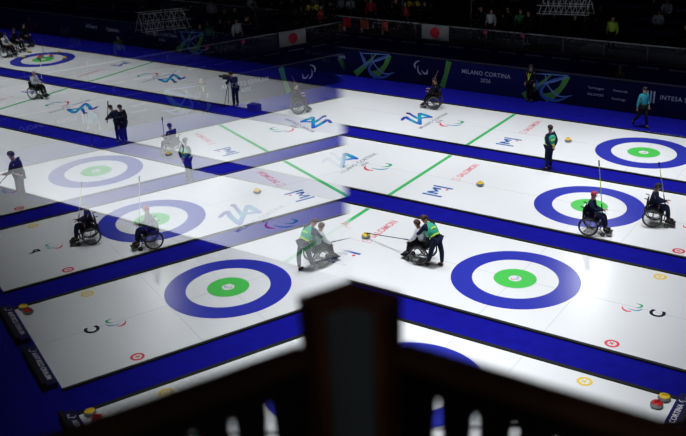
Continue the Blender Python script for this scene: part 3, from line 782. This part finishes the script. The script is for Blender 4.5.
for x, zt_ in zip(xs, tops):
    hw = .0085
    prism_y(bm, [(prev, 10.36), (x-hw-.006, 10.36), (x-hw, zt_-.065), (x-.004, zt_-.006), (x, zt_), (x, zt), (prev, zt)])
    prism_y(bm, [(x+hw+.006, 10.36), (x+.03, 10.36), (x+.03, zt), (x, zt), (x, zt_), (x+.004, zt_-.006), (x+hw, zt_-.065)])
    prev = x+.03
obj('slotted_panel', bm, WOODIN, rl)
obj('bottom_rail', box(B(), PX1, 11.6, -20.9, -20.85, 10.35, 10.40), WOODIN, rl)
po = thing('wooden_post', 'dark wooden post with a grey metal channel in the foreground centre', 'post', (0, 0, 0))
obj('shaft', prism(B(), [(8.212, PY0), (PX1, PY0), (PX1, -20.887), (8.146, -20.887), (8.150, -20.894), (8.174, -20.906), (8.190, -20.914)], lambda u, v, h: (u, v, 10.35+h), .971), WOOD, po)
obj('metal_channel', box(B(), 8.221, 8.270, PY0-.012, PY0, 10.35, 11.305, .003), CHANNEL, po)
ws = thing('wire', 'thin steel wire strung low behind the slotted railing', 'wire', (0, 0, 0))
def ray_at(u, v, dist):
    d = fwd + (u-343)/923.78*rgt + (218-v)/923.78*upv; return CAM + d*dist
wa_, wb_ = ray_at(438, 428.5, 3.5), ray_at(515, 426.6, 3.5)
dd = (wb_-wa_)
obj('strand', tube(B(), wa_-dd*.45, wb_+dd*8, .006, seg=8), DARKMETAL, ws)
# neighbouring box beyond the pane: solid parapet
pp = thing('parapet', 'dark solid parapet of the next box beyond the glass pane', 'parapet', (0, 0, 0))
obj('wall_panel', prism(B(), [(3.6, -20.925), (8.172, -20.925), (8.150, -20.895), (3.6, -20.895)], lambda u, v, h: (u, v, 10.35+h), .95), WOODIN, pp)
obj('cap', box(B(), 3.6, 8.15, -20.935, -20.89, 11.30, 11.318, .004), WOODIN, pp)
struct('floor_box_next', box(B(), 3.6, 6.2, -25, -20.7, 10.15, 10.35), MATS['box_floor'])

# the glass pane: vertical, running forward beside the camera
az, ti, dist = -.563, .0105, .045
n = Vector((math.cos(az)*math.cos(ti), -math.sin(az)*math.cos(ti), math.sin(ti)))
f_ = Vector((math.sin(az), math.cos(az), 0)); u_ = n.cross(f_); u_ = u_ if u_.z > 0 else -u_
base = CAM - n*dist
G = bpy.data.materials.new('pane_glass'); G.use_nodes = True; nt = G.node_tree; nt.nodes.clear()
out = nt.nodes.new('ShaderNodeOutputMaterial'); mx = nt.nodes.new('ShaderNodeMixShader'); tr = nt.nodes.new('ShaderNodeBsdfTransparent'); gl = nt.nodes.new('ShaderNodeBsdfGlossy')
gl.inputs['Roughness'].default_value = 0.0; gl.inputs['Color'].default_value = (.97, .98, .98, 1); tr.inputs[0].default_value = (.95, .97, .96, 1)
# two-surface Fresnel reflectance of clear glass, R2 = 2R/(1+R)
fr = nt.nodes.new('ShaderNodeFresnel'); fr.inputs['IOR'].default_value = 1.5
geo = nt.nodes.new('ShaderNodeNewGeometry')
ior = nt.nodes.new('ShaderNodeMapRange'); ior.inputs['To Min'].default_value = 1.5; ior.inputs['To Max'].default_value = 1/1.5
nt.links.new(geo.outputs['Backfacing'], ior.inputs['Value']); nt.links.new(ior.outputs['Result'], fr.inputs['IOR'])
a = nt.nodes.new('ShaderNodeMath'); a.operation = 'MULTIPLY'; a.inputs[1].default_value = 2
b = nt.nodes.new('ShaderNodeMath'); b.operation = 'ADD'; b.inputs[1].default_value = 1
c = nt.nodes.new('ShaderNodeMath'); c.operation = 'DIVIDE'
nt.links.new(fr.outputs[0], a.inputs[0]); nt.links.new(fr.outputs[0], b.inputs[0]); nt.links.new(a.outputs[0], c.inputs[0]); nt.links.new(b.outputs[0], c.inputs[1])
nt.links.new(c.outputs[0], mx.inputs[0]); nt.links.new(tr.outputs[0], mx.inputs[1]); nt.links.new(gl.outputs[0], mx.inputs[2]); nt.links.new(mx.outputs[0], out.inputs[0])
CLEAR = bpy.data.materials.new('pane_clear_back'); CLEAR.use_nodes = True; nt = CLEAR.node_tree; nt.nodes.clear()
out = nt.nodes.new('ShaderNodeOutputMaterial'); tr = nt.nodes.new('ShaderNodeBsdfTransparent'); nt.links.new(tr.outputs[0], out.inputs[0])
bm = B(); T = .008; L0, L1, H0, H1 = -.8, 1.6, -1.75, .6
vv = [[[bm.verts.new(base + f_*l + u_*h - n*t) for h in (H0, H1)] for l in (L0, L1)] for t in (0, T)]
q = vv
F = [bm.faces.new((q[0][0][0], q[0][1][0], q[0][1][1], q[0][0][1])), bm.faces.new((q[1][0][0], q[1][0][1], q[1][1][1], q[1][1][0])),
     bm.faces.new((q[0][0][0], q[0][0][1], q[1][0][1], q[1][0][0])), bm.faces.new((q[0][1][0], q[1][1][0], q[1][1][1], q[0][1][1])),
     bm.faces.new((q[0][0][0], q[1][0][0], q[1][1][0], q[0][1][0])), bm.faces.new((q[0][0][1], q[0][1][1], q[1][1][1], q[1][0][1]))]
bmesh.ops.recalc_face_normals(bm, faces=bm.faces)
for k, fc in enumerate(F): fc.material_index = 0 if k == 0 else 1
me = bpy.data.meshes.new('glass_pane'); bm.to_mesh(me); bm.free()
me.materials.append(G); me.materials.append(CLEAR)
gp = thing('glass_partition', 'clear vertical glass pane beside the viewer, mirroring the rink on the left', 'glass pane', (0, 0, 0))
link('glass_sheet', me, gp)
